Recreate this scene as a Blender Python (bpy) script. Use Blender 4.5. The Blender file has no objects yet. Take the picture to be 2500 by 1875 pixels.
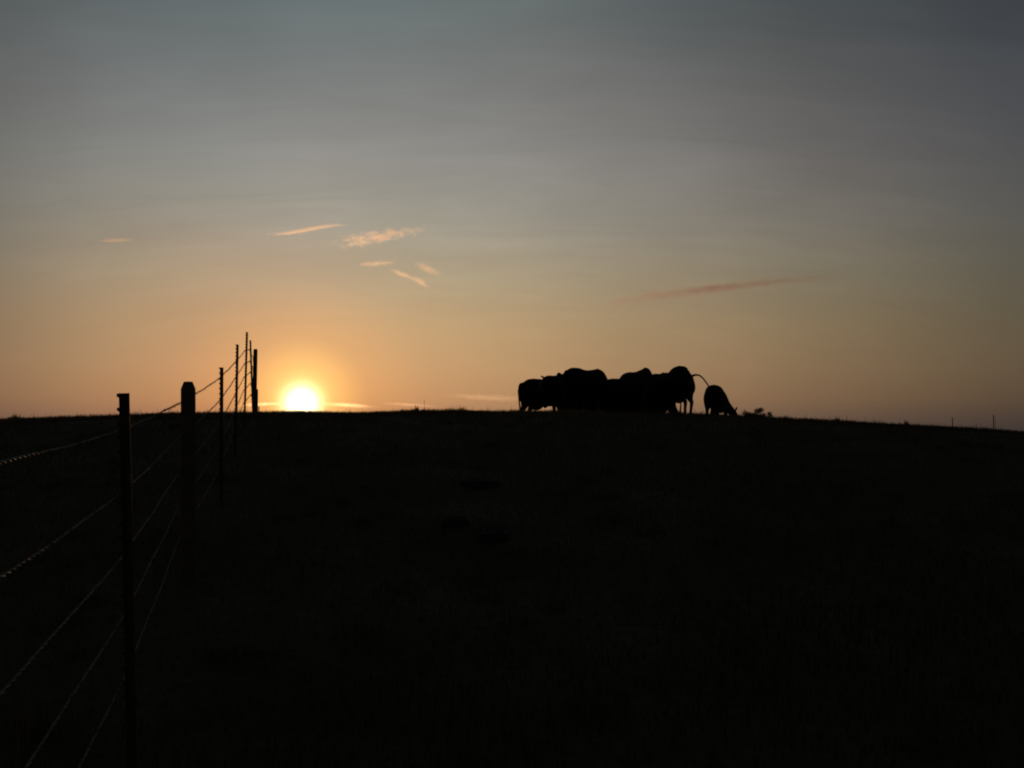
import bpy, bmesh, math, random
import numpy as np
from mathutils import Vector, Matrix

# ------------------------------------------------------------------ camera
SC = bpy.context.scene
COL = SC.collection
R = math.radians
F_PX, PITCH, EYE = 2165.0, R(3.239), 1.45        # focal length in photo pixels, tilt up, eye height
cam_data = bpy.data.cameras.new('camera')
cam = bpy.data.objects.new('camera', cam_data)
COL.objects.link(cam)
SC.camera = cam
cam_data.sensor_width = 36.0
cam_data.lens = F_PX / 2500.0 * 36.0
cam_data.clip_start = 0.05
cam_data.clip_end = 120000.0
cam.location = (0, 0, EYE)
cam.rotation_euler = (math.pi / 2 + PITCH, 0, 0)

# ------------------------------------------------------------------ world
SUN_AZ, SUN_EL = R(-13.35), R(1.95)
LAMP_EL = R(2.75)
S = Vector((math.sin(SUN_AZ) * math.cos(SUN_EL), math.cos(SUN_AZ) * math.cos(SUN_EL), math.sin(SUN_EL)))

world = bpy.data.worlds.new('World')
SC.world = world
world.use_nodes = True
wt = world.node_tree
wn, wl = wt.nodes, wt.links
bg = wn['Background']


def wmath(op, a, b=None, c=None, clamp=False):
    n = wn.new('ShaderNodeMath')
    n.operation = op
    n.use_clamp = clamp
    for i, v in enumerate((a, b, c)):
        if v is None:
            continue
        if isinstance(v, (int, float)):
            n.inputs[i].default_value = v
        else:
            wl.new(v, n.inputs[i])
    return n.outputs[0]


def wvec(op, a, b):
    n = wn.new('ShaderNodeVectorMath')
    n.operation = op
    for i, v in enumerate((a, b)):
        if isinstance(v, (tuple, list, Vector)):
            n.inputs[i].default_value = tuple(v)
        else:
            wl.new(v, n.inputs[i])
    return n


def wramp(fac, stops):
    """stops: (position 0..1, (r, g, b)); colours are normalised, the scale is given back"""
    n = wn.new('ShaderNodeValToRGB')
    k = max(max(c) for _, c in stops)
    el = n.color_ramp.elements
    while len(el) < len(stops):
        el.new(0.5)
    for e, (p, c) in zip(el, sorted(stops)):
        e.position = p
        e.color = (c[0] / k, c[1] / k, c[2] / k, 1)
    wl.new(fac, n.inputs[0])
    return n.outputs[0], k


geo = wn.new('ShaderNodeTexCoord')
D = wvec('NORMALIZE', geo.outputs['Generated'], (0, 0, 0)).outputs[0]
sep = wn.new('ShaderNodeSeparateXYZ')
wl.new(D, sep.inputs[0])
el_deg = wmath('MULTIPLY', wmath('ARCSINE', sep.outputs[2]), 180 / math.pi)
cosang = wvec('DOT_PRODUCT', D, S).outputs['Value']
th_deg = wmath('MULTIPLY', wmath('ARCCOSINE', wmath('MINIMUM', cosang, 0.9999999)), 180 / math.pi)
# azimuth measured from the sun, signed, by rotating the horizontal direction
ca, sa = math.cos(SUN_AZ), math.sin(SUN_AZ)
along = wvec('DOT_PRODUCT', D, (sa, ca, 0)).outputs['Value']
across = wvec('DOT_PRODUCT', D, (ca, -sa, 0)).outputs['Value']
az_deg = wmath('MULTIPLY', wmath('ARCTAN2', across, along), 180 / math.pi)

EL = [(0, (.04003, .03143, .03077)), (1, (.05664, .041, .0339)), (2.2, (.08146, .05539, .03821)),
      (4, (.0950, .0682, .0450)), (6.5, (.0980, .0770, .0508)), (9.5, (.0885, .0805, .0622)),
      (13, (.0800, .0775, .0738)), (17, (.0675, .0663, .0716)), (21, (.0513, .0535, .0600)),
      (26, (.0332, .0412, .0480)), (45, (.024, .034, .044)), (90, (.02, .028, .038))]
AZ = [(-180, (1, 1, 1)), (-60, (1.0, 1.0, 1.0)), (-17, (1.4607, 1.2186, 1.2944)), (-12, (2.08, 1.66, 1.665)),
      (-6, (2.54, 1.98, 1.93)), (0, (2.7114, 2.1848, 2.1309)), (6, (2.7754, 2.2966, 2.1403)),
      (14, (2.6805, 2.1167, 1.9434)), (22, (2.127, 1.7277, 1.5932)), (32, (1.4691, 1.3185, 1.239)),
      (43, (1, 1, 1)), (180, (1, 1, 1))]
TH = [(0, (3.8297, 3.4999, 1.7153)), (4, (1.98, 1.82, 1.48)), (8, (1.5846, 1.6717, 1.5462)),
      (13, (1.4896, 1.6735, 1.5392)), (20, (1.4672, 1.622, 1.5019)), (28, (1.5458, 1.6096, 1.4695)),
      (36, (1.352, 1.3567, 1.2612)), (46, (1, 1, 1)), (180, (.9, .9, .95))]
c_el, k1 = wramp(wmath('MAXIMUM', wmath('DIVIDE', el_deg, 90), 0), [(p / 90, c) for p, c in EL])
c_az, k2 = wramp(wmath('ADD', wmath('DIVIDE', az_deg, 360), 0.5), [(p / 360 + .5, c) for p, c in AZ])
AZH = [(-180, (1, 1, 1)), (-60, (1, 1, 1)), (-17, (1.36, 1.34, 1.33)), (-12, (1.80, 1.75, 1.73)), (-6, (2.14, 2.07, 2.03)),
       (0, (2.42, 2.28, 2.22)), (6, (2.50, 2.34, 2.25)), (14, (2.36, 2.16, 2.05)), (22, (1.92, 1.78, 1.70)), (32, (1.44, 1.36, 1.31)), (43, (1, 1.01, 1.02)), (180, (1, 1, 1))]
c_azh, k2h = wramp(wmath('ADD', wmath('DIVIDE', az_deg, 360), 0.5), [(p / 360 + .5, c) for p, c in AZH])
azs = wvec('SCALE', c_azh, (0, 0, 0))
azs.inputs['Scale'].default_value = k2h / k2
azm = wn.new('ShaderNodeMix')
azm.data_type = 'RGBA'
up = wn.new('ShaderNodeMapRange')
up.interpolation_type = 'SMOOTHSTEP'
wl.new(el_deg, up.inputs[0])
up.inputs[1].default_value, up.inputs[2].default_value = 7, 17
wl.new(up.outputs[0], azm.inputs[0])
wl.new(c_az, azm.inputs[6])
wl.new(azs.outputs[0], azm.inputs[7])
c_th, k3 = wramp(wmath('DIVIDE', th_deg, 180), [(p / 180, c) for p, c in TH])
# towards the zenith the direction of the sun's azimuth stops mattering
zen = wn.new('ShaderNodeMapRange')
zen.interpolation_type = 'SMOOTHSTEP'
wl.new(el_deg, zen.inputs[0])
zen.inputs[1].default_value, zen.inputs[2].default_value = 27, 62
mixz = wn.new('ShaderNodeMix')
mixz.data_type = 'RGBA'
wl.new(zen.outputs[0], mixz.inputs[0])
wl.new(azm.outputs[2], mixz.inputs[6])
mixz.inputs[7].default_value = (1.2 / k2, 1.2 / k2, 1.2 / k2, 1)
veil = wvec('MULTIPLY', wvec('MULTIPLY', c_el, mixz.outputs[2]).outputs[0], c_th).outputs[0]
# thin high cloud: low-contrast streaks laid out on a flat layer overhead
lay = wn.new('ShaderNodeCombineXYZ')
inv = wmath('DIVIDE', 1.0, wmath('ADD', wmath('MAXIMUM', sep.outputs[2], 0.0), 0.26))
wl.new(wmath('MULTIPLY', sep.outputs[0], inv), lay.inputs[0])
wl.new(wmath('MULTIPLY', sep.outputs[1], inv), lay.inputs[1])
lmap = wn.new('ShaderNodeMapping')
lmap.inputs['Rotation'].default_value = (0, 0, R(-38))
lmap.inputs['Scale'].default_value = (0.55, 2.2, 1)
wl.new(lay.outputs[0], lmap.inputs[0])


def wnoise(vec, scale, detail, rough, dist):
    n = wn.new('ShaderNodeTexNoise')
    for key, v in (('Scale', scale), ('Detail', detail), ('Roughness', rough), ('Distortion', dist)):
        n.inputs[key].default_value = v
    wl.new(vec, n.inputs['Vector'])
    return wmath('SUBTRACT', n.outputs['Fac'], 0.5)


fine = wnoise(lmap.outputs[0], 3.2, 6, 0.6, 0.8)
broad = wnoise(lay.outputs[0], 1.6, 3, 0.5, 0.5)
high = wmath('DIVIDE', wmath('SUBTRACT', el_deg, 2), 12, clamp=True)
streak = wmath('ADD', wmath('MULTIPLY', wmath('ADD', wmath('MULTIPLY', fine, 0.34), wmath('MULTIPLY', broad, 0.30)), high), 1.0)
warm = wn.new('ShaderNodeMix')
warm.data_type = 'RGBA'
wl.new(wmath('ADD', wmath('MULTIPLY', wmath('MULTIPLY', wnoise(lay.outputs[0], 1.2, 2, 0.5, 0.3), high), 2.2), 0.5, clamp=True), warm.inputs[0])
warm.inputs[6].default_value = (.975, 1.003, 1.005, 1)
warm.inputs[7].default_value = (1.03, .997, .992, 1)
veil2 = wvec('SCALE', wvec('MULTIPLY', veil, warm.outputs[2]).outputs[0], (0, 0, 0))
wl.new(wmath('MULTIPLY', streak, k1 * k2 * k3), veil2.inputs['Scale'])
# clear-air sky behind the veil
sky = wn.new('ShaderNodeTexSky')
sky.sky_type = 'NISHITA'
sky.sun_disc = False
sky.sun_elevation = R(2.0)
sky.sun_rotation = SUN_AZ
sky.dust_density = 2
sky_s = wvec('SCALE', sky.outputs[0], (0, 0, 0))
sky_s.inputs['Scale'].default_value = 0.008
total = wvec('ADD', veil2.outputs[0], sky_s.outputs[0]).outputs[0]
# aureole of forward-scattered light around the low sun
for width, power, colour in ((0.85, 2.0, (3.4, 3.1, 2.0)), (1.25, 1.0, (1.15, 0.78, 0.19))):
    g = wmath('EXPONENT', wmath('MULTIPLY', wmath('POWER', wmath('DIVIDE', th_deg, width), power), -1.0))
    gc = wvec('SCALE', colour, (0, 0, 0))
    wl.new(g, gc.inputs['Scale'])
    total = wvec('ADD', total, gc.outputs[0]).outputs[0]
wl.new(total, bg.inputs[0])
bg.inputs[1].default_value = 1.0

# ------------------------------------------------------------------ sun lamp, exposure
lamp = bpy.data.lights.new('sun_light', 'SUN')
lamp.energy = 0.7
lamp.angle = R(0.5)
lamp.color = (1.0, 0.50, 0.20)
lamp_o = bpy.data.objects.new('sun_light', lamp)
COL.objects.link(lamp_o)
SL = Vector((math.sin(SUN_AZ) * math.cos(LAMP_EL), math.cos(SUN_AZ) * math.cos(LAMP_EL), math.sin(LAMP_EL)))
lamp_o.rotation_euler = SL.to_track_quat('Z', 'Y').to_euler()
lamp_o.location = SL * 60
SC.view_settings.view_transform = 'Standard'
SC.view_settings.look = 'None'
SC.view_settings.exposure = 0.0
SC.view_settings.gamma = 1.0
SC.view_settings.use_curve_mapping = False
SC.cycles.filter_width = 2.0
SC.cycles.volume_bounces = 2
SC.cycles.volume_step_rate = 0.6

# ------------------------------------------------------------------ helpers
RND = random.Random(7)
NPR = np.random.default_rng(11)


def tag(o, label=None, cat=None, group=None, kind=None):
    if label: o['label'] = label
    if cat: o['category'] = cat
    if group: o['group'] = group
    if kind: o['kind'] = kind
    return o


def link(name, me, mats, parent=None, loc=None, rot=None):
    o = bpy.data.objects.new(name, me)
    COL.objects.link(o)
    if me is not None and mats is not None and not me.materials:
        me.materials.append(mats)
    if parent is not None: o.parent = parent
    if loc is not None: o.location = loc
    if rot is not None: o.rotation_euler = rot
    return o


def mesh(name, verts, faces, smooth=False):
    me = bpy.data.meshes.new(name)
    me.from_pydata([tuple(map(float, v)) for v in verts], [], faces)
    me.update()
    if smooth:
        me.polygons.foreach_set('use_smooth', [True] * len(me.polygons))
    return me


def ray(px, py):
    """photo pixel -> direction"""
    u, v = (px - 1250.0) / F_PX, (937.5 - py) / F_PX
    return Vector((u, math.cos(PITCH) - v * math.sin(PITCH), math.sin(PITCH) + v * math.cos(PITCH)))


def at(px, py, Y):
    d = ray(px, py)
    return Vector((d.x * Y / d.y, Y, EYE + d.z * Y / d.y))


def tube(path, radii, sides=8, cap=True, start=0):
    """round tube along a path -> verts, faces"""
    V, Fs = [], []
    n = len(path)
    for i, p in enumerate(path):
        p = Vector(p)
        t = (Vector(path[min(i + 1, n - 1)]) - Vector(path[max(i - 1, 0)])).normalized()
        a = t.cross(Vector((0, 0, 1)))
        if a.length < 0.2: a = t.cross(Vector((0, 1, 0)))
        a.normalize()
        b = t.cross(a).normalized()
        r = radii[i] if hasattr(radii, '__len__') else radii
        for k in range(sides):
            w = 2 * math.pi * k / sides
            V.append(p + a * (r * math.cos(w)) + b * (r * math.sin(w)))
    for i in range(n - 1):
        for k in range(sides):
            k2 = (k + 1) % sides
            Fs.append(tuple(start + q for q in (i * sides + k, i * sides + k2, (i + 1) * sides + k2, (i + 1) * sides + k)))
    if cap:
        Fs.append(tuple(start + k for k in range(sides)))
        Fs.append(tuple(start + (n - 1) * sides + k for k in reversed(range(sides))))
    return V, Fs


def mat(name, col, rough=0.8, metallic=0.0, spec=0.5, noise=None, bump=None):
    """noise: (scale, second colour, detail); bump: (scale, strength, distance)"""
    m = bpy.data.materials.new(name)
    m.use_nodes = True
    nt = m.node_tree
    b = nt.nodes['Principled BSDF']
    b.inputs['Base Color'].default_value = (*col, 1)
    b.inputs['Roughness'].default_value = rough
    b.inputs['Metallic'].default_value = metallic
    b.inputs['Specular IOR Level'].default_value = spec
    tc = nt.nodes.new('ShaderNodeTexCoord')
    if noise:
        t = nt.nodes.new('ShaderNodeTexNoise')
        t.inputs['Scale'].default_value = noise[0]
        t.inputs['Detail'].default_value = noise[2]
        nt.links.new(tc.outputs['Object'], t.inputs['Vector'])
        r = nt.nodes.new('ShaderNodeValToRGB')
        r.color_ramp.elements[0].position, r.color_ramp.elements[1].position = 0.35, 0.68
        r.color_ramp.elements[0].color = (*col, 1)
        r.color_ramp.elements[1].color = (*noise[1], 1)
        nt.links.new(t.outputs['Fac'], r.inputs[0])
        nt.links.new(r.outputs[0], b.inputs['Base Color'])
    if bump:
        t = nt.nodes.new('ShaderNodeTexNoise')
        t.inputs['Scale'].default_value = bump[0]
        t.inputs['Detail'].default_value = 6
        nt.links.new(tc.outputs['Object'], t.inputs['Vector'])
        bp = nt.nodes.new('ShaderNodeBump')
        bp.inputs['Strength'].default_value = bump[1]
        bp.inputs['Distance'].default_value = bump[2]
        nt.links.new(t.outputs['Fac'], bp.inputs['Height'])
        nt.links.new(bp.outputs[0], b.inputs['Normal'])
    return m


def leaf_mat(name, c1, c2, trans):
    m = bpy.data.materials.new(name)
    m.use_nodes = True
    nt = m.node_tree
    b = nt.nodes['Principled BSDF']
    b.inputs['Roughness'].default_value = 0.75
    b.inputs['Specular IOR Level'].default_value = 0.15
    at_ = nt.nodes.new('ShaderNodeAttribute')
    at_.attribute_name = 'tint'
    r = nt.nodes.new('ShaderNodeValToRGB')
    r.color_ramp.elements[0].color = (*c1, 1)
    r.color_ramp.elements[1].color = (*c2, 1)
    nt.links.new(at_.outputs['Fac'], r.inputs[0])
    nt.links.new(r.outputs[0], b.inputs['Base Color'])
    tr = nt.nodes.new('ShaderNodeBsdfTranslucent')
    nt.links.new(r.outputs[0], tr.inputs[0])
    mx = nt.nodes.new('ShaderNodeMixShader')
    mx.inputs[0].default_value = trans
    nt.links.new(b.outputs[0], mx.inputs[1])
    nt.links.new(tr.outputs[0], mx.inputs[2])
    nt.links.new(mx.outputs[0], nt.nodes['Material Output'].inputs[0])
    return m


M_SOIL = mat('pasture_soil', (.024, .020, .011), .95, spec=.05, noise=(1.1, (.044, .035, .019), 8), bump=(9, .7, .05))
M_GRASS = leaf_mat('pasture_grass', (.023, .021, .008), (.090, .068, .034), .35)
M_HIDE = mat('black_hide', (.005, .0048, .0045), .9, spec=.08, noise=(6, (.010, .008, .007), 4), bump=(60, .25, .01))
M_STEEL = mat('painted_steel', (.013, .014, .011), .75, metallic=.2, spec=.3, noise=(30, (.045, .022, .012), 6), bump=(120, .2, .002))
M_WOOD = mat('weathered_wood', (.035, .027, .020), .9, spec=.15, noise=(14, (.06, .048, .036), 8), bump=(40, .5, .01))
M_WIRE = mat('galvanised_wire', (.085, .085, .085), .68, metallic=.75, noise=(9, (.045, .037, .030), 5))
M_DUNG = mat('dung', (.013, .011, .008), .9, spec=.1, bump=(30, .6, .02))
M_BARK = mat('bark', (.03, .024, .018), .95, spec=.1)
M_LEAF = leaf_mat('tree_leaves', (.02, .022, .010), (.05, .036, .018), .3)

# ------------------------------------------------------------------ terrain
_py = np.arange(-400, 60, 0.05)
_knots = [(-400, -.9), (-60, -.42), (-10, -.08), (0, 0), (3.4, .072), (6.3, .17), (9.35, .352), (12.75, .575), (15.9, .802), (18.7, .940), (21.0, .992), (22.4, 1.0), (60, 1.0)]
_pz = np.interp(_py, *zip(*_knots))
_ker = np.hanning(45); _ker /= _ker.sum()
_pz = np.convolve(np.pad(_pz, 22, mode='edge'), _ker, mode='valid')
Y_R = 22.0
# crest height (relative to the eye) across the hill
CREST = [(-400, -2.5), (-60, -.95), (-30, -.08), (-20, .14), (-12.5, .315), (-9.5, .42), (-7, .50), (-5.2, .515), (-3, .54), (-1.5, .565), (0, .525),
         (2.5, .508), (4.4, .452), (6, .385), (7.2, .325), (9.4, .215), (12.5, .00), (16, -.22), (22, -.6), (40, -1.15), (400, -2.5)]
_cx = np.arange(-400, 400, 0.1)
_cz = np.interp(_cx, *zip(*CREST))
_ker2 = np.hanning(21); _ker2 /= _ker2.sum()
_cz = np.convolve(np.pad(_cz, 10, mode='edge'), _ker2, mode='valid')
NEAR0 = -1.42


def ground_np(x, y):
    x = np.asarray(x, float); y = np.asarray(y, float)
    zc = np.interp(x, _cx, _cz)
    p = np.interp(y, _py, _pz)
    t = np.maximum(y - Y_R, 0)
    drop = 2.6 * (1 - np.exp(-(.0062 * t * t) / 2.6))
    z = NEAR0 + (zc - NEAR0) * p - drop
    z = z + 4.0 * np.exp(-(((x - 46) / 26) ** 2 + ((y - 84) / 22) ** 2))       # swell that carries the far fence
    far = np.clip((np.hypot(x, y) - 150) / 600, 0, 1)
    z = z - far * 6
    z = z + .011 * np.sin(x * 2.1 + 1.3 * np.sin(y * .9)) + .010 * np.sin(y * 2.6 + x * .7) + .016 * np.sin(x * .53 + y * .31)
    return z + EYE


def ground(x, y):
    return float(ground_np(x, y))


def axis(fine_lo, fine_hi, step, far):
    a = list(np.arange(fine_lo, fine_hi + 1e-6, step))
    d = step
    lo, hi = fine_lo, fine_hi
    left, right = [], []
    while hi < far:
        d *= 1.18
        lo -= d; hi += d
        left.append(lo); right.append(hi)
    return np.array(left[::-1] + a + right)


gx, gy = axis(-20, 22, .2, 6000), axis(-4, 46, .2, 6000)
GX, GY = np.meshgrid(gx, gy)
GZ = ground_np(GX, GY)
nx, ny = len(gx), len(gy)
me = bpy.data.meshes.new('ground')
me.vertices.add(nx * ny)
me.vertices.foreach_set('co', np.stack([GX, GY, GZ], -1).astype(np.float32).ravel())
ii, jj = np.meshgrid(np.arange(nx - 1), np.arange(ny - 1))
a0 = (jj * nx + ii).ravel()
quads = np.stack([a0, a0 + 1, a0 + nx + 1, a0 + nx], -1).astype(np.int32)
me.loops.add(quads.size)
me.loops.foreach_set('vertex_index', quads.ravel())
me.polygons.add(len(quads))
me.polygons.foreach_set('loop_start', np.arange(0, quads.size, 4, dtype=np.int32))
me.polygons.foreach_set('use_smooth', np.ones(len(quads), bool))
me.update(calc_edges=True)
tag(link('ground', me, M_SOIL), kind='structure')


# ------------------------------------------------------------------ grass
def blades(name, x, y, h, w, tint, base=None):
    """one mesh of bent grass blades (5 vertices, 3 triangles each)"""
    n = len(x)
    z = ground_np(x, y) - .01 if base is None else base
    az = NPR.uniform(0, 2 * np.pi, n)
    lean = NPR.normal(0, .30, n) + .12
    la = NPR.uniform(0, 2 * np.pi, n)
    wx, wy = np.cos(az) * w / 2, np.sin(az) * w / 2
    lx, ly = np.cos(la) * lean * h, np.sin(la) * lean * h
    P = np.empty((n, 5, 3), np.float32)
    P[:, 0] = np.stack([x - wx, y - wy, z], -1)
    P[:, 1] = np.stack([x + wx, y + wy, z], -1)
    P[:, 2] = np.stack([x + lx * .35 + wx * .8, y + ly * .35 + wy * .8, z + h * .55], -1)
    P[:, 3] = np.stack([x + lx * .35 - wx * .8, y + ly * .35 - wy * .8, z + h * .55], -1)
    P[:, 4] = np.stack([x + lx, y + ly, z + h * np.sqrt(np.clip(1 - .5 * lean ** 2, .3, 1))], -1)
    me = bpy.data.meshes.new(name)
    me.vertices.add(n * 5)
    me.vertices.foreach_set('co', P.ravel())
    k = (np.arange(n) * 5)[:, None]
    loops = (k + np.array([0, 1, 2, 3, 3, 2, 4])[None]).astype(np.int32)
    me.loops.add(loops.size)
    me.loops.foreach_set('vertex_index', loops.ravel())
    me.polygons.add(n * 2)
    st = np.empty((n, 2), np.int32)
    st[:, 0] = np.arange(n) * 7
    st[:, 1] = st[:, 0] + 4
    me.polygons.foreach_set('loop_start', st.ravel())
    me.update(calc_edges=True)
    at_ = me.attributes.new('tint', 'FLOAT', 'POINT')
    at_.data.foreach_set('value', np.repeat(tint, 5).astype(np.float32))
    return me


def scatter(n, y0, y1, spread):
    y = y0 + (y1 - y0) * NPR.random(n)
    x = (NPR.random(n) * 2 - 1) * (spread[0] + spread[1] * y)
    return x, y


def patch(x, y):
    return .5 + .5 * np.sin(x * 1.7 + 2.2 * np.sin(y * .8 + .4)) * np.sin(y * 1.3 + 1.8 * np.sin(x * .6))


xs, ys, hs, ws, ts = [], [], [], [], []
for n, y0, y1, spread in ((70000, 1.2, 9, (2.5, .62)), (80000, 9, 17.5, (2.5, .62)), (120000, 17.5, 25, (2.5, .62)), (30000, 25, 46, (3, .62))):
    x, y = scatter(n, y0, y1, spread)
    pt = patch(x, y)
    h = (.045 + .045 * pt) * NPR.uniform(.5, 1.35, n)
    tall = NPR.random(n) < .02
    h = np.where(tall, h * NPR.uniform(1.5, 2.6, n), h)
    xs.append(x); ys.append(y); hs.append(h)
    ws.append(NPR.uniform(.004, .009, n)); ts.append(np.clip(NPR.normal(.30, .2, n) + .55 * (patch(x * .45 + 3, y * .5) - .5) + .25 * tall, 0, 1))
# tussocks
for _ in range(260):
    cy = RND.uniform(2.2, 27); cx = RND.uniform(-1, 1) * (2 + .62 * cy)
    n = 70
    x = NPR.normal(cx, .07, n); y = NPR.normal(cy, .07, n)
    xs.append(x); ys.append(y); hs.append(NPR.uniform(.05, RND.uniform(.09, .17), n)); ws.append(NPR.uniform(.004, .008, n)); ts.append(np.clip(NPR.normal(.4, .25, n), 0, 1))
gm = blades('pasture_grass', *[np.concatenate(q) for q in (xs, ys, hs, ws, ts)])
tag(link('grass', gm, M_GRASS), 'short dark pasture grass covering the slope up to the crest', 'grass', kind='stuff')


# weeds that break the skyline of the crest
def weed(px, Y, width, height, n, label, stalk=0.0):
    p = at(px, 1000, Y)
    root = link('weed_clump', None, None, loc=(p.x, Y, ground(p.x, Y)))
    x = NPR.normal(0, width * .3, n); y = NPR.normal(0, width * .3, n)
    hh = height * np.clip(1 - (np.hypot(x, y) / (width * .9)) ** 2, .3, 1) * NPR.uniform(.55, 1.1, n)
    lm = blades('leaves', x, y, hh, NPR.uniform(.010, .022, n), np.clip(NPR.normal(.3, .2, n), 0, 1), base=np.full(n, -.02))
    tag(link('leaf_tuft', lm, M_GRASS, root), kind='stuff')
    k = 3 if not stalk else 2
    for i in range(k):
        hgt = (stalk if stalk and i == 0 else height * .9)
        a = RND.uniform(0, 6.28)
        V, Fs = tube([(0, 0, -.03), (.02 * math.cos(a), .02 * math.sin(a), hgt * .5), (.05 * math.cos(a), .05 * math.sin(a), hgt)], [.006, .005, .003], 5)
        link('stem', mesh('stem', V, Fs), M_BARK, root)
    return tag(root, label, 'weed', 'weeds standing up along the crest')


weed(1015, 20.6, .17, .17, 70, 'small weed tuft on the crest right of the sun, beside a thin upright stalk')
weed(1036, 20.9, .05, .10, 18, 'single thin upright weed stalk on the crest right of the sun', stalk=.28)
weed(1128, 21.0, .24, .17, 90, 'low rounded weed tuft on the crest midway between sun and cattle')
weed(2044, 20.8, .12, .17, 50, 'weed tuft on the falling crest, first right of the distant trees')
weed(2212, 20.8, .13, .17, 60, 'weed tuft on the falling crest, nearest the distant fence posts')
weed(1920, 20.8, .13, .12, 50, 'faint low weed tuft just right of the distant trees')
weed(36, 20.8, .26, .17, 90, 'dark weed tuft on the crest at the far left edge')

# dung pats lying in the field
for px, py, w, lab in ((1172, 1185, .42, 'widest dark dung pat on the slope below the cattle'),
                       (1112, 1283, .22, 'small dark dung pat on the slope, left of the three'),
                       (1206, 1318, .24, 'small dark dung pat on the slope, nearest the camera')):
    d = ray(px, py)
    Y = 4.0
    while Y < 22 and EYE + d.z / d.y * Y > ground(d.x / d.y * Y, Y):
        Y += .02
    x0 = d.x / d.y * Y
    V, Fs = [(0, 0, .05)], []
    rings = ((.35, .055), (.62, .048), (.66, .062), (.9, .04), (1.05, -.02))
    for r_, z_ in rings:
        for k in range(20):
            a = 2 * math.pi * k / 20
            rr = w / 2 * r_ * (1 + .10 * math.sin(2 * a + px) + .06 * math.sin(5 * a + py))
            V.append((rr * math.cos(a) * 1.15, rr * math.sin(a), z_))
    for k in range(20):
        Fs.append((0, 1 + k, 1 + (k + 1) % 20))
        for q in range(len(rings) - 1):
            b = 1 + q * 20
            Fs.append((b + k, b + 20 + k, b + 20 + (k + 1) % 20, b + (k + 1) % 20))
    tag(link('dung_pat', mesh('dung_pat', V, Fs, True), M_DUNG, loc=(x0, Y, ground(x0, Y) + .012)), lab, 'dung', 'dung pats on the slope')

# ------------------------------------------------------------------ barbed wire fence
FENCE_LABEL = 'five-strand barbed wire fence of steel and wooden posts running up to the crest'
fence = link('barbed_wire_fence', None, None, loc=(-1.5, 3.4, 0))
tag(fence, FENCE_LABEL, 'fence')
FO = Vector(fence.location)


def fpart(name, me, material, loc=(0, 0, 0), rot=(0, 0, 0), parent=None):
    if parent is None:
        return link(name, me, material, fence, Vector(loc) - FO, rot)
    return link(name, me, material, parent, loc, rot)


def t_post_mesh(h):
    """T section: flange across y at -x, web towards +x"""
    prof = [(-.016, -.0185), (-.011, -.0185), (-.010, -.0025), (.019, -.0025), (.019, .0025), (-.010, .0025), (-.011, .0185), (-.016, .0185)]
    n = len(prof)
    V = [(x, y, -.35) for x, y in prof] + [(x, y, h) for x, y in prof]
    Fs = [(k, (k + 1) % n, n + (k + 1) % n, n + k) for k in range(n)] + [tuple(reversed(range(n))), tuple(range(n, 2 * n))]
    return mesh('metal_post', V, Fs)


STUD = mesh('stud', [(-.016, -.008, -.009), (-.016, .008, -.009), (-.016, .008, .009), (-.016, -.008, .009), (-.026, -.006, -.002), (-.026, .006, -.002), (-.026, .006, .009), (-.026, -.006, .009)],
            [(0, 1, 5, 4), (1, 2, 6, 5), (2, 3, 7, 6), (3, 0, 4, 7), (4, 5, 6, 7), (3, 2, 1, 0)])
CLIP = mesh('wire_clip', *tube([(.012, -.021, -.008), (-.010, -.024, -.004), (-.030, -.018, .002), (-.033, 0, .008), (-.030, .018, .002), (-.010, .024, -.004), (.012, .021, -.008)], .0016, 5))
STAPLE = mesh('staple', *tube([(-.035, -.010, -.012), (-.058, -.008, -.006), (-.062, 0, 0), (-.058, .008, .006), (-.035, .010, .012)], .0018, 5))
for m_, mm in ((STUD, M_STEEL), (CLIP, M_WIRE), (STAPLE, M_WIRE)):
    m_.materials.append(mm)


def wood_mesh(rad, h, dome=False, sides=18):
    rings = [(rad * 1.04, -.4), (rad * 1.02, h * .25), (rad, h * .5), (rad * .985, h * .8)]
    rings += ([(rad * .97, h - .05), (rad * .9, h - .02), (rad * .7, h - .004), (rad * .4, h)] if dome
              else [(rad * .98, h - .052), (rad * .97, h - .050), (rad * .62, h - .004), (rad * .58, h)])
    V, Fs = [], []
    for i, (r_, z_) in enumerate(rings):
        for k in range(sides):
            a = 2 * math.pi * k / sides
            rr = r_ * (1 + .018 * math.sin(3 * a + 1 + rad * 90) + .012 * math.sin(7 * a + z_ * 2))
            V.append((rr * math.cos(a), rr * math.sin(a), z_))
    for i in range(len(rings) - 1):
        for k in range(sides):
            k2 = (k + 1) % sides
            Fs.append((i * sides + k, i * sides + k2, (i + 1) * sides + k2, (i + 1) * sides + k))
    Fs.append(tuple((len(rings) - 1) * sides + k for k in range(sides)))
    return mesh('wooden_post', V, Fs)


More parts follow.
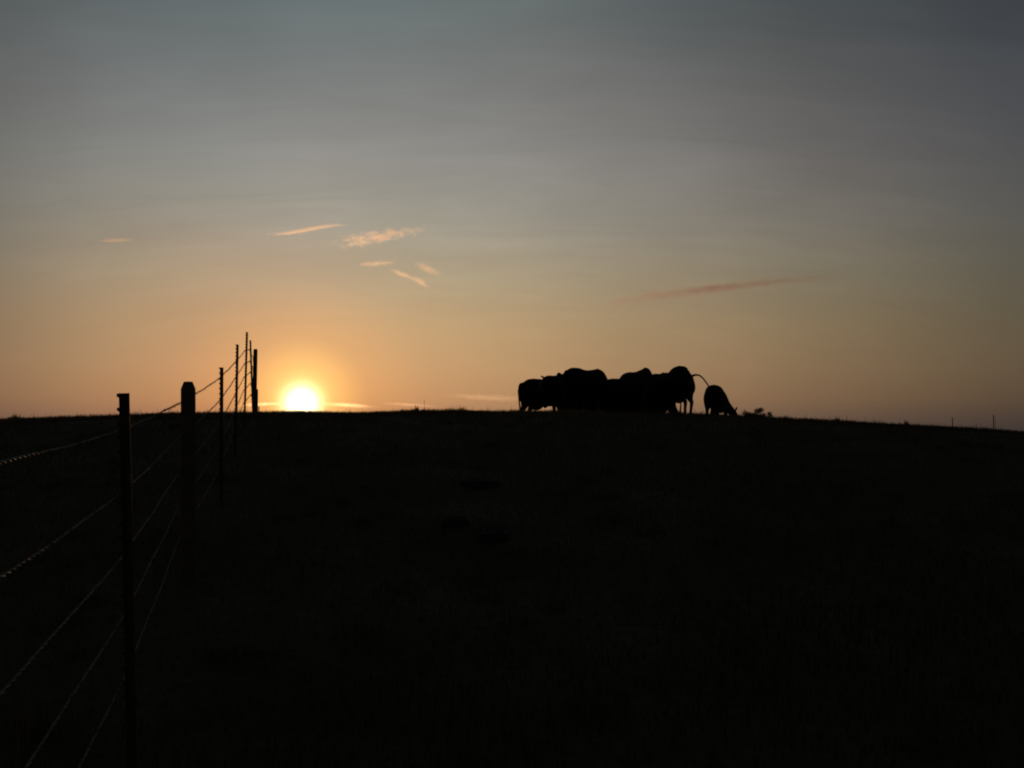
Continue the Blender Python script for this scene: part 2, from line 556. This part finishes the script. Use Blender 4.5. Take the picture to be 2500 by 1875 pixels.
# kind, distance, top pixel, pixel x at base, row of the top wire at the post
POSTS = [('t', 3.40, (303, 960), 322, 1056, 'steel post nearest the camera, leaning slightly, studs on its left edge'),
         ('w', 6.30, (459.5, 932), 460, 985, 'thick wooden post with a chamfered flat top'),
         ('t', 9.35, (541, 897), 540, 925.5, 'shortest-looking studded steel post right behind the thick wooden post'),
         ('t', 12.75, (579.6, 841), 574.5, 885, 'studded steel post with its top two wires against the sky'),
         ('t', 15.9, (603, 811), 596.5, 856, 'tallest steel post, its top highest against the sky'),
         ('t', 18.7, (611.2, 831), 617.5, 853, 'thin steel post leaning towards the far wooden post'),
         ('w', 21.6, (623.8, 852), 620.5, 872, 'slender round-topped wooden post on the crest beside the sun'),
         ('w', 28.0, (627.2, 950), 626.6, 965, 'wooden post half sunk behind the crest'),
         ('t', 34.0, (632, 992), 632.6, 1000, 'steel post whose tip just shows over the crest')]
SP = [0, .24, .48, .72, .96]
# posts beside and behind the camera carry the wires on
anchors = []
for (yy, xx) in ((-5.6, .94), (-2.6, .16), (.40, -.635)):
    gz = ground(xx, yy)
    anchors.append((Vector((xx, yy, gz)), Vector((xx, yy, gz + 1.42)), gz + 1.29, 't', None))
for kind, Y, (tx, ty), bx, wrow, lab in POSTS:
    top = at(tx, ty, Y)
    bxw = at(bx, 1000, Y).x
    bxw = (bx - 1250) / F_PX * (Y * math.cos(PITCH) + (ground(bxw, Y) - EYE) * math.sin(PITCH))
    base = Vector((bxw, Y, ground(bxw, Y)))
    anchors.append((base, top, at(tx, wrow, Y).z, kind, lab))

wire_pts = [[] for _ in SP]
for i, (base, top, wz, kind, lab) in enumerate(anchors):
    ax = top - base
    L = ax.length
    q = (Vector((0, 0, 1)).rotation_difference(ax.normalized()).to_matrix() @ Matrix.Rotation(R(14.5), 3, 'Z')).to_euler()
    if kind == 't':
        o = fpart('metal_post', t_post_mesh(L), M_STEEL, base, q)
        z = L - .010
        while z > .12:
            fpart('stud', STUD, M_STEEL, (0, 0, z), parent=o)
            z -= .054
        off = -.030
    else:
        o = fpart('wooden_post', wood_mesh(.051 if Y_R > base.y else .038, L, dome=base.y > 10), M_WOOD, base, q)
        off = -.060 if Y_R > base.y else -.046
    if lab: o['label'] = lab
    for k, s in enumerate(SP):
        zz = wz - s * RND.uniform(.985, 1.015)
        if zz < base.z + .1: zz = base.z + .12 + .1 * (4 - k)
        t = (zz - base.z) / max(top.z - base.z, .01)
        t = min(t, .97)
        c = base + ax * t
        wire_pts[k].append(c + Vector((off * .968, off * .25, 0)))
        if i < 10:
            if kind == 't':
                fpart('wire_clip', CLIP, M_WIRE, (0, 0, t * L), parent=o)
            else:
                fpart('staple', STAPLE, M_WIRE, (0, 0, t * L), parent=o)

WIRE_LABELS = ['topmost strand of barbed wire', 'second strand of barbed wire from the top', 'middle strand of barbed wire', 'fourth strand of barbed wire from the top', 'lowest strand of barbed wire']
for k, pts in enumerate(wire_pts):
    # centre line with a little sag and kinks between posts
    line = []
    for i in range(len(pts) - 1):
        a, b = pts[i], pts[i + 1]
        n = int((b - a).length / .0125)
        sag = RND.uniform(.004, .012)
        ph, am = RND.uniform(0, 6), RND.uniform(.001, .0025)
        for j in range(n):
            t = j / n
            c = a.lerp(b, t)
            c = c + Vector((am * math.sin(t * 11 + ph) * math.sin(math.pi * t), 0, -4 * sag * t * (1 - t) + am * math.sin(t * 17 + ph) * math.sin(math.pi * t)))
            line.append(c)
    line.append(pts[-1])
    C = np.array([list(p) for p in line])
    T = np.gradient(C, axis=0); T /= np.linalg.norm(T, axis=1)[:, None]
    A = np.cross(T, [0, 0, 1.0]); A /= np.linalg.norm(A, axis=1)[:, None]
    B = np.cross(T, A)
    n = len(C)
    arc = np.arange(n) * .0125
    V, Q = [], []
    sides = 5
    for strand in (0, math.pi):
        w = arc / .085 * 2 * math.pi + strand
        ctr = C + A * (.0024 * np.cos(w))[:, None] + B * (.0024 * np.sin(w))[:, None]
        base_i = sum(len(v) for v in V)
        ring = np.stack([ctr + A * (.0019 * math.cos(2 * math.pi * q / sides)) + B * (.0019 * math.sin(2 * math.pi * q / sides)) for q in range(sides)], 1)
        V.append(ring.reshape(-1, 3))
        i0 = (np.arange(n - 1) * sides)[:, None] + np.arange(sides)[None]
        i1 = (np.arange(n - 1) * sides)[:, None] + (np.arange(sides)[None] + 1) % sides
        Q.append(np.stack([i0, i1, i1 + sides, i0 + sides], -1).reshape(-1, 4) + base_i)
    V = np.concatenate(V) - np.array(FO)
    Q = np.concatenate(Q).astype(np.int32)
    me = bpy.data.meshes.new('barbed_wire')
    me.vertices.add(len(V)); me.vertices.foreach_set('co', V.astype(np.float32).ravel())
    me.loops.add(Q.size); me.loops.foreach_set('vertex_index', Q.ravel())
    me.polygons.add(len(Q)); me.polygons.foreach_set('loop_start', np.arange(0, Q.size, 4, dtype=np.int32))
    me.polygons.foreach_set('use_smooth', np.ones(len(Q), bool))
    me.update(calc_edges=True)
    wo = link('barbed_wire', me, M_WIRE, fence)
    wo['label'] = WIRE_LABELS[k]
    # barbs: short wraps with four points
    BV, BF = [], []
    for j in range(6, n - 6, 10):
        c, t, a, b = (Vector(q[j]) for q in (C, T, A, B))
        c = c - FO
        r0 = RND.uniform(0, 6.28)
        for s in range(2):
            ang = r0 + s * 1.5
            d = a * math.cos(ang) + b * math.sin(ang)
            e = a * -math.sin(ang) + b * math.cos(ang)
            p = c + t * (.004 * (s * 2 - 1))
            v, f = tube([p + d * .014 + e * .004 + t * .003, p + d * .004 + e * .0045, p - d * .004 + e * .0045, p - d * .014 + e * .004 - t * .003], [.0007, .0014, .0014, .0007], 4, True, len(BV))
            BV += v; BF += f
    bo = link('barbs', mesh('barbs', BV, BF), M_WIRE, wo)
    bo['kind'] = 'stuff'

# far fence posts on the next rise, at the right edge
for px, py, Y, lab in ((2325, 1019, 84, 'faint distant fence post on the right, left one of the pair'),
                       (2425, 1013, 82, 'faint distant fence post nearest the right edge')):
    top = at(px, py, Y)
    gz = ground(top.x, Y)
    root = link('distant_fence_post', None, None, loc=(top.x, Y, gz))
    link('post', wood_mesh(.04, top.z - gz, True, 10), M_WOOD, root)
    if px > 2400:
        V, Fs = tube([(.38, .3, -.1), (.34, .3, (top.z - gz) * .55), (.31, .3, (top.z - gz) * .9)], .02, 6)
        link('brace', mesh('brace', V, Fs), M_WOOD, root)
    tag(root, lab, 'fence post', 'distant fence posts on the right')


# ------------------------------------------------------------------ distant trees
def tree(px, py, Y, rad, lab):
    top = at(px, py, Y)
    gz = ground(top.x, Y)
    H = top.z - gz
    root = link('distant_tree', None, None, loc=(top.x, Y, gz))
    V, Fs = tube([(0, 0, -.3), (.05, 0, H * .3), (-.08, .05, H * .55), (.05, 0, H * .9)], [H * .03, H * .022, H * .016, .02], 8)
    for q in range(7):
        a = q * 2.4 + RND.random()
        z0 = H * (.35 + .07 * q)
        e = Vector((math.cos(a) * rad * .8, math.sin(a) * rad * .8, z0 + H * .16))
        v, f = tube([(0, 0, z0), e * .5 + Vector((0, 0, z0 * .5 + H * .02)), e], [.07, .05, .02], 5, True, len(V))
        V += v; Fs += f
    link('trunk', mesh('trunk', V, Fs), M_BARK, root)
    n = 3600
    cen = NPR.normal(0, 1, (26, 3)); cen /= np.linalg.norm(cen, axis=1)[:, None]
    cen = cen * NPR.uniform(.35, .95, (26, 1)) * np.array([rad, rad, H * .27]) + np.array([0, 0, H * .72])
    pick = NPR.integers(0, 26, n)
    P = cen[pick] + NPR.normal(0, rad * .17, (n, 3))
    P = P[P[:, 2] < H]
    n = len(P)
    U = NPR.normal(0, 1, (n, 3)); U /= np.linalg.norm(U, axis=1)[:, None]
    W = np.cross(U, NPR.normal(0, 1, (n, 3))); W /= np.linalg.norm(W, axis=1)[:, None]
    s = NPR.uniform(.07, .16, (n, 1))
    Vv = np.stack([P - U * s, P + W * s * .6, P + U * s, P - W * s * .6], 1).reshape(-1, 3)
    me = mesh('crown', Vv.tolist(), [(4 * i, 4 * i + 1, 4 * i + 2, 4 * i + 3) for i in range(n)])
    t = me.attributes.new('tint', 'FLOAT', 'POINT')
    t.data.foreach_set('value', np.repeat(NPR.random(n), 4).astype(np.float32))
    link('crown', me, M_LEAF, root)
    tag(root, lab, 'tree', 'distant trees behind the crest')


tree(1828, 998, 170, 1.7, 'left of the three distant tree tops right of the lone grazing cow')
tree(1851, 994, 172, 1.5, 'tallest of the three distant tree tops right of the lone grazing cow')
tree(1874, 1004, 175, 1.3, 'right and lowest of the three distant tree tops right of the lone grazing cow')


# ------------------------------------------------------------------ cattle
def catmull(P, sub):
    P = [np.array(p, float) for p in P]
    out = []
    for i in range(len(P) - 1):
        p0, p1, p2, p3 = P[max(i - 1, 0)], P[i], P[i + 1], P[min(i + 2, len(P) - 1)]
        for s in range(sub):
            t = s / sub
            out.append(.5 * (2 * p1 + (p2 - p0) * t + (2 * p0 - 5 * p1 + 4 * p2 - p3) * t * t + (3 * p1 - p0 - 3 * p2 + p3) * t ** 3))
    out.append(P[-1])
    return out


def loft(sec, start, sides=18, sub=4, lateral=None):
    """sec: (x, y, z, half width, half height) -> closed tube with elliptical sections"""
    sec = catmull(sec, sub)
    V, Fs = [], []
    n = len(sec)
    for i, s in enumerate(sec):
        c = Vector(s[:3])
        t = (Vector(sec[min(i + 1, n - 1)][:3]) - Vector(sec[max(i - 1, 0)][:3])).normalized()
        lat = Vector((0, 1, 0)) if lateral is None else Vector(lateral)
        lat = (lat - t * lat.dot(t)).normalized()
        up = t.cross(lat).normalized()
        upsgn = 1 if up.z >= 0 else -1
        for k in range(sides):
            a = 2 * math.pi * k / sides
            nar = 1 - (s[5] * max(math.sin(a) * upsgn, 0) if len(s) > 5 else 0)
            V.append(c + lat * (max(s[3], .004) * math.cos(a) * nar) + up * (max(s[4], .004) * math.sin(a)))
    for i in range(n - 1):
        for k in range(sides):
            k2 = (k + 1) % sides
            Fs.append(tuple(start + q for q in (i * sides + k, i * sides + k2, (i + 1) * sides + k2, (i + 1) * sides + k)))
    Fs.append(tuple(start + k for k in reversed(range(sides))))
    Fs.append(tuple(start + (n - 1) * sides + k for k in range(sides)))
    return V, Fs


def cow_mesh(pose, hunch=0.0, yaw=0.0, tail='down', gait=0.0, bull=0.0, seed=0):
    rnd = random.Random(seed)
    V, Fs = [], []

    def add(vf):
        V.extend(vf[0]); Fs.extend(vf[1])
    hz = lambda x: 1.35 * hunch * max(0.0, 1 - abs(x + .42) / (.50 if x > -.42 else .42)) ** 1.5 - hunch * .3 * math.exp(-((x + .85) / .12) ** 2)
    trunk = [(-.87, 1.08, .06, .05, 0), (-.85, 1.07, .14, .12, -.1), (-.78, 1.035, .21, .225, -.2), (-.64, 1.00, .25, .315, -.25), (-.52, .99, .272, .335, -.3), (-.46, .984, .280, .343, -.3),
             (-.42, .982, .284, .346, -.25), (-.38, .975, .288, .350, -.2), (-.30, .955, .300, .360, -.05), (-.12, .920, .322, .378, .1), (.1, .902, .335, .393, .2), (.36, .915, .305, .413, .45),
             (.52, .945, .25, .418, .65), (.60, .958, .225, .415, .7), (.74, .965, .19, .345, .5)]
    if hunch: trunk = [(x, z, w, h, max(pk, .35) if -.75 < x < 0 else pk) for x, z, w, h, pk in trunk]
    sec = [(x, 0, z + hz(x), w, h + .45 * hz(x), pk) for x, z, w, h, pk in trunk]
    cy, sy = math.cos(yaw), math.sin(yaw)
    # neck and head: distances along the (turned) forward axis from x=.7
    if pose == 'up':
        nk = [(.20, 1.10, .14, .25), (.38, 1.25, .115, .19), (.52, 1.355, .105, .155)]
        hd = [(.60, 1.39, .11, .125), (.72, 1.335, .105, .13), (.84, 1.25, .088, .11), (.95, 1.165, .074, .088), (1.02, 1.11, .076, .078), (1.06, 1.08, .05, .05)]
        poll = (.55, 1.42)
    elif pose == 'level':
        nk = [(.20, 1.04, .15, .26), (.40, 1.10, .12, .20), (.56, 1.15, .105, .16)]
        hd = [(.64, 1.16, .11, .125), (.76, 1.10, .105, .13), (.87, 1.00, .088, .11), (.97, .905, .074, .088), (1.03, .845, .076, .078), (1.06, .81, .05, .05)]
        poll = (.58, 1.19)
    elif pose == 'low':
        nk = [(.18, .90, .15, .27), (.36, .74, .125, .205), (.50, .60, .11, .16)]
        hd = [(.57, .52, .11, .13), (.64, .43, .105, .125), (.70, .34, .088, .108), (.75, .26, .076, .088), (.775, .215, .072, .072), (.785, .19, .045, .04)]
        poll = (.55, .60)
    else:
        nk = [(.18, .86, .15, .27), (.36, .66, .125, .21), (.50, .47, .11, .165)]
        hd = [(.56, .37, .11, .13), (.61, .27, .105, .13), (.655, .17, .088, .11), (.685, .085, .076, .088), (.695, .04, .07, .07), (.70, .012, .045, .04)]
        poll = (.56, .44)

    def turn(d, z, k=1.0):
        a = yaw * k
        return (.70 + d * math.cos(a), d * math.sin(a), z)
    ks = [.35, .7, .95] + [1] * len(hd)
    for (d, z, w, h), k in zip(nk + hd, ks):
        sec.append((*turn(d, z, k), w, h, .25 if k < 1 else 0))
    add(loft(sec, 0, 20, 4, lateral=(-sy * .5, 1 - .5 * (1 - cy), 0)))
    # brisket / dewlap
    add(loft([(.40, 0, .60, .10, .05), (.58, 0, .60, .11, .10), (.76, 0, .72, .08, .12), (.86, 0, .86, .05, .10)], len(V), 12, 3))
    # ears
    px_, py_, pz_ = turn(*poll)
    lat = Vector((-sy, cy, 0)); fwd = Vector((cy, sy, 0))
    for s in (-1, 1):
        b = Vector((px_, py_, pz_)) + lat * (s * .07)
        tip = b + lat * (s * .17) + Vector((0, 0, {'up': .04, 'level': .10, 'graze': .11, 'low': .15}[pose])) - fwd * .05
        mid = b.lerp(tip, .5) + Vector((0, 0, .012))
        add(loft([(*b, .035, .03), (*mid, .055, .028), (*tip, .012, .012)], len(V), 10, 3, lateral=(fwd.x, fwd.y, .5)))
    # legs
    for s in (-1, 1):
        g = gait * s
        add(loft([(.56, s * .15, .98, .10, .16), (.55, s * .18, .76, .10, .15), (.52 + g * .3, s * .175, .60, .075, .10), (.54 + g * .7, s * .165, .40, .056, .062),
                  (.535 + g * .85, s * .16, .24, .038, .042), (.54 + g, s * .16, .12, .043, .048), (.56 + g, s * .16, .05, .052, .062), (.57 + g, s * .16, .0, .056, .068)], len(V), 12, 3, lateral=(0, 1, 0)))
        g = -gait * s
        add(loft([(-.58, s * .13, 1.10 + hz(-.58), .12, .20), (-.60, s * .17, .90, .13, .24), (-.60 + g * .2, s * .185, .70, .105, .17), (-.68 + g * .6, s * .175, .54, .062, .090),
                  (-.735 + g * .8, s * .17, .45, .050, .066), (-.715 + g * .9, s * .168, .28, .040, .046), (-.70 + g, s * .165, .12, .045, .050), (-.675 + g, s * .165, .05, .054, .064), (-.665 + g, s * .165, .0, .058, .070)], len(V), 12, 3, lateral=(0, 1, 0)))
    # udder
    add(loft([(-.50, 0, .56, .08, .05), (-.40, 0, .52, .13, .09), (-.25, 0, .53, .10, .07), (-.15, 0, .56, .04, .03)], len(V), 12, 3))
    # tail
    zt = 1.20 + hz(-.8)
    if tail == 'down':
        sw = rnd.uniform(-.05, .05)
        tl = [(-.78, 0, zt, .045, .05), (-.875, 0, zt - .03, .034, .034), (-.915, sw * .3, zt - .18, .027, .027), (-.92, sw * .7, .75, .024, .024), (-.90, sw, .52, .030, .030), (-.89, sw, .38, .045, .045), (-.89, sw, .24, .02, .02)]
    else:
        tl = [(-.74, 0, zt - .02, .05, .055), (-.90, -.01, zt + .035, .040, .040), (-1.00, -.02, zt + .055, .031, .031), (-1.12, -.04, zt + .035, .027, .027), (-1.22, -.06, zt - .04, .024, .024), (-1.30, -.08, zt - .14, .023, .023), (-1.37, -.10, zt - .24, .023, .023), (-1.43, -.12, zt - .36, .03, .03)]
    add(loft(tl, len(V), 10, 4))
    # legs end flat on the ground
    me = mesh('cow_raw', V, Fs)
    o = bpy.data.objects.new('cow_raw', me)
    COL.objects.link(o)
    m = o.modifiers.new('remesh', 'REMESH')
    m.mode = 'VOXEL'
    m.voxel_size = .017
    s = o.modifiers.new('smooth', 'SMOOTH')
    s.factor, s.iterations = .5, 1
    dg = bpy.context.evaluated_depsgraph_get()
    out = bpy.data.meshes.new_from_object(o.evaluated_get(dg))
    bpy.data.objects.remove(o)
    bpy.data.meshes.remove(me)
    out.name = 'cow'
    out.polygons.foreach_set('use_smooth', [True] * len(out.polygons))
    out.materials.clear()
    return out


def cow(px, Y, heading, scale, pose, label, name='cow', pitch=0.0, **kw):
    x = at(px, 1000, Y).x
    z = ground(x, Y)
    o = link(name, cow_mesh(pose, **kw), M_HIDE)
    o.location = (x, Y, z - .02)
    o.rotation_euler = (Matrix.Rotation(R(heading), 3, 'Z') @ Matrix.Rotation(R(-pitch), 3, 'Y')).to_euler()
    o.scale = (scale,) * 3
    return tag(o, label, 'calf' if name == 'calf' else 'cow', 'dark cattle huddled on the crest')


cow(1338.9, 27.90, 34.0, 1.118, 'graze', 'leftmost cow of the herd, standing side-on with its rounded rump at the left end', pitch=5.0, yaw=-0.60, hunch=0.00, tail='down', gait=0.00, seed=0)
cow(1376.9, 26.37, 254.4, 1.058, 'level', 'cow with raised head facing left, ear pointing up beside the leftmost cow', pitch=-4.9, yaw=-0.25, hunch=0.00, tail='down', gait=0.07, seed=2)
cow(1584.3, 28.46, 172.9, 1.102, 'graze', 'cow in the rear row, seen only between legs under the right half of the herd', pitch=-0.0, yaw=0.00, hunch=0.00, tail='down', gait=0.07, seed=3)
cow(1429.0, 24.19, 46.7, 0.991, 'graze', 'large flat-backed cow in the left half of the herd, grazing', pitch=-0.9, yaw=0.60, hunch=0.00, tail='down', gait=0.00, seed=4)
cow(1430.0, 31.14, 172.9, 1.019, 'level', 'cow in the rear row, seen only between legs under the left half of the herd', pitch=5.0, yaw=-0.60, hunch=0.00, tail='down', gait=0.07, seed=5)
cow(1538.0, 30.8, 8.0, 1.0, 'graze', 'cow in the rear row, seen only between legs under the middle dip of the herd', gait=.05, seed=12)
cow(1555.8, 23.56, 287.9, 0.921, 'graze', 'large grazing cow right of the middle dip, its back rising to a shoulder peak', pitch=2.0, yaw=-0.60, hunch=0.00, tail='down', gait=0.07, seed=6)
cow(1535.0, 26.20, 330.4, 1.017, 'level', 'cow filling the low dip in the middle of the herd, behind two larger cows', pitch=5.0, yaw=0.00, hunch=0.00, tail='down', gait=0.00, seed=7)
cow(1634.9, 23.80, 127.4, 0.907, 'level', 'cow with humped back and tail lifted in an arch at the right of the herd', pitch=-0.4, yaw=0.60, hunch=0.11, tail='up', gait=0.04, seed=8)
cow(1750.0, 26.6, 66.0, 0.935, 'low', 'lone grazing cow at the right end, set apart from the herd, head down', pitch=-3.5, yaw=-0.60, hunch=0.00, tail='down', gait=0.00, seed=9)

# ------------------------------------------------------------------ the sun and the clouds
SUN_D = 60000.0
bm = bmesh.new()
bmesh.ops.create_uvsphere(bm, u_segments=32, v_segments=16, radius=SUN_D * math.tan(R(.36)))
me = bpy.data.meshes.new('sun')
bm.to_mesh(me); bm.free()
m = bpy.data.materials.new('sun_surface')
m.use_nodes = True
m.node_tree.nodes.remove(m.node_tree.nodes['Principled BSDF'])
em = m.node_tree.nodes.new('ShaderNodeEmission')
em.inputs[0].default_value = (1, .93, .70, 1)
em.inputs[1].default_value = 8
m.node_tree.links.new(em.outputs[0], m.node_tree.nodes['Material Output'].inputs[0])
sun = link('sun', me, m, loc=cam.location + S * SUN_D)
tag(sun, 'blazing white setting sun touching the crest right of the fence', 'sun')


def cloud_mat(name, density, scale, stretch, thr, aniso, colour, bend=0.0, seed=0.0, ess=0.0, taper=0.0, ragged=1.0):
    m = bpy.data.materials.new(name)
    m.use_nodes = True
    nt = m.node_tree
    nt.nodes.remove(nt.nodes['Principled BSDF'])
    N = nt.nodes.new
    L_ = nt.links.new

    def ma(op, a, b=None, clamp=False):
        n = N('ShaderNodeMath'); n.operation = op; n.use_clamp = clamp
        for i, v in enumerate((a, b)):
            if v is None: continue
            if isinstance(v, (int, float)): n.inputs[i].default_value = v
            else: L_(v, n.inputs[i])
        return n.outputs[0]
    tc = N('ShaderNodeTexCoord')
    sp = N('ShaderNodeSeparateXYZ'); L_(tc.outputs['Object'], sp.inputs[0])
    x, y, z = sp.outputs
    x2 = ma('MULTIPLY', x, x)
    zz = ma('SUBTRACT', z, ma('ADD', ma('MULTIPLY', x2, bend), ma('MULTIPLY', ma('SUBTRACT', x, ma('MULTIPLY', x, x2)), ess)))
    if taper: zz = ma('MULTIPLY', zz, ma('ADD', 1.0 + abs(taper) * .5, ma('MULTIPLY', x, taper)))
    r2 = ma('ADD', ma('ADD', ma('MULTIPLY', x, x), ma('MULTIPLY', y, y)), ma('MULTIPLY', ma('MULTIPLY', zz, zz), 1.2))
    fall = ma('SUBTRACT', 1.0, ma('POWER', r2, .75), True)
    mp = N('ShaderNodeMapping')
    mp.inputs['Location'].default_value = (seed, seed * 1.7, seed * .6)
    mp.inputs['Scale'].default_value = stretch
    L_(tc.outputs['Object'], mp.inputs[0])
    t = N('ShaderNodeTexNoise')
    t.inputs['Scale'].default_value = scale
    t.inputs['Detail'].default_value = 4
    t.inputs['Roughness'].default_value = .6
    t.inputs['Distortion'].default_value = .5
    L_(mp.outputs[0], t.inputs['Vector'])
    d = ma('SUBTRACT', ma('ADD', ma('MULTIPLY', fall, .75), ma('MULTIPLY', ma('SUBTRACT', t.outputs['Fac'], .5), ragged)), thr, True)
    d = ma('MULTIPLY', ma('MULTIPLY', d, fall), density)
    v = N('ShaderNodeVolumePrincipled')
    v.inputs['Color'].default_value = (*colour, 1)
    v.inputs['Anisotropy'].default_value = aniso
    L_(d, v.inputs['Density'])
    L_(v.outputs[0], nt.nodes['Material Output'].inputs['Volume'])
    return m


def cloud(px0, py0, px1, py1, thick, label, tau=1.0, scale=2.2, stretch=(1, 1, 1), thr=.12, aniso=.72, colour=(.95, .93, .92), bend=0.0, dist=9000.0, seed=0.0, depth=.12, ess=0.0, taper=0.0, ragged=1.6):
    """a wisp between two photo points, as a flattened volume of its own at its own distance"""
    a, b = at(px0, py0, dist), at(px1, py1, dist)
    c = (a + b) / 2
    half = (b - a).length / 2
    roll = math.atan2(b.z - a.z, b.x - a.x)
    hz_ = thick / F_PX * dist / 2
    dep = max(half * depth, hz_ * 1.5)
    bm = bmesh.new()
    bmesh.ops.create_icosphere(bm, subdivisions=3, radius=1.0)
    for v in bm.verts:
        v.co *= 1.06
        x_ = v.co.x
        v.co.z += bend * x_ * x_ + ess * (x_ - x_ ** 3)
    me = bpy.data.meshes.new('cloud')
    bm.to_mesh(me); bm.free()
    dens = tau / (dep * 1.0)
    o = link('cloud', me, cloud_mat('cloud_vapour', dens, scale, stretch, thr, aniso, colour, bend, seed, ess, taper, ragged), loc=c)
    o.rotation_euler = (0, -roll, 0)
    o.scale = (half, dep, hz_)
    return tag(o, label, 'cloud', 'small clouds in the sunset sky')


cloud(630, 569, 872, 552, 13, 'bright thin orange cloud streak, leftmost of the pair above the sun', tau=1.9, stretch=(2.6, 1, .6), thr=.03, aniso=.80, ess=2.4, seed=1.3)
cloud(775, 594, 1092, 558, 62, 'wispy ragged peach cloud right of the bright thin streak', tau=2.0, scale=2.0, stretch=(4.2, 1, 1.4), thr=.34, aniso=.80, ess=.4, taper=.6, ragged=3.4, seed=4.2)
cloud(862, 647, 978, 640, 18, 'short flat peach cloud fleck below the ragged wispy cloud', tau=1.2, stretch=(3, 1, .8), thr=.14, aniso=.78, ragged=2.4, seed=7.0)
cloud(944, 654, 1022, 686, 20, 'tiny slanting cloud fleck, lower left of a trio', tau=1.3, stretch=(3, 1, 1), thr=.16, aniso=.78, ragged=2.6, seed=9.4)
cloud(998, 672, 1054, 704, 22, 'tiny slanting cloud fleck, lowest of a trio', tau=1.5, stretch=(3, 1, 1), thr=.16, aniso=.78, ragged=2.6, seed=12.1)
cloud(1000, 637, 1090, 676, 30, 'tiny slanting cloud fleck, upper right of a trio', tau=1.2, scale=3, stretch=(3, 1, 1), thr=.22, aniso=.78, ragged=3.0, seed=15.8)
cloud(225, 588, 338, 585, 14, 'faint small pale cloud fleck far left of the streaks', tau=1.2, stretch=(2, 1, .6), thr=.08, seed=18.5)
cloud(1340, 752, 2170, 654, 46, 'long mauve cloud streak climbing to the right above the cattle', tau=2.0, scale=3.0, stretch=(3.6, 1, .5), thr=.20, aniso=.70, colour=(.80, .64, .66), bend=-.6, taper=.3, ragged=2.2, seed=22.0, depth=.04)
# low bars of cloud beside the sun
cloud(560, 990, 720, 984, 13, 'thin glowing cloud bar hugging the crest left of the sun', tau=.7, stretch=(1.6, 1, .5), thr=.04, aniso=.85, dist=14000.0, seed=31.0)
cloud(765, 984, 930, 994, 16, 'thin glowing cloud bar hugging the crest right of the sun', tau=.8, stretch=(1.6, 1, .5), thr=.04, aniso=.85, dist=14000.0, seed=34.0)
cloud(915, 983, 1085, 993, 11, 'faint short cloud bar low over the crest, right of the glowing bar', tau=.6, stretch=(1.8, 1, .5), thr=.06, aniso=.78, dist=14000.0, seed=37.0)
cloud(1060, 964, 1340, 978, 24, 'faint pinkish cloud bar low over the crest beside the herd', tau=1.2, scale=2.8, stretch=(1.8, 1, .5), thr=.12, aniso=.74, dist=14000.0, seed=41.0)
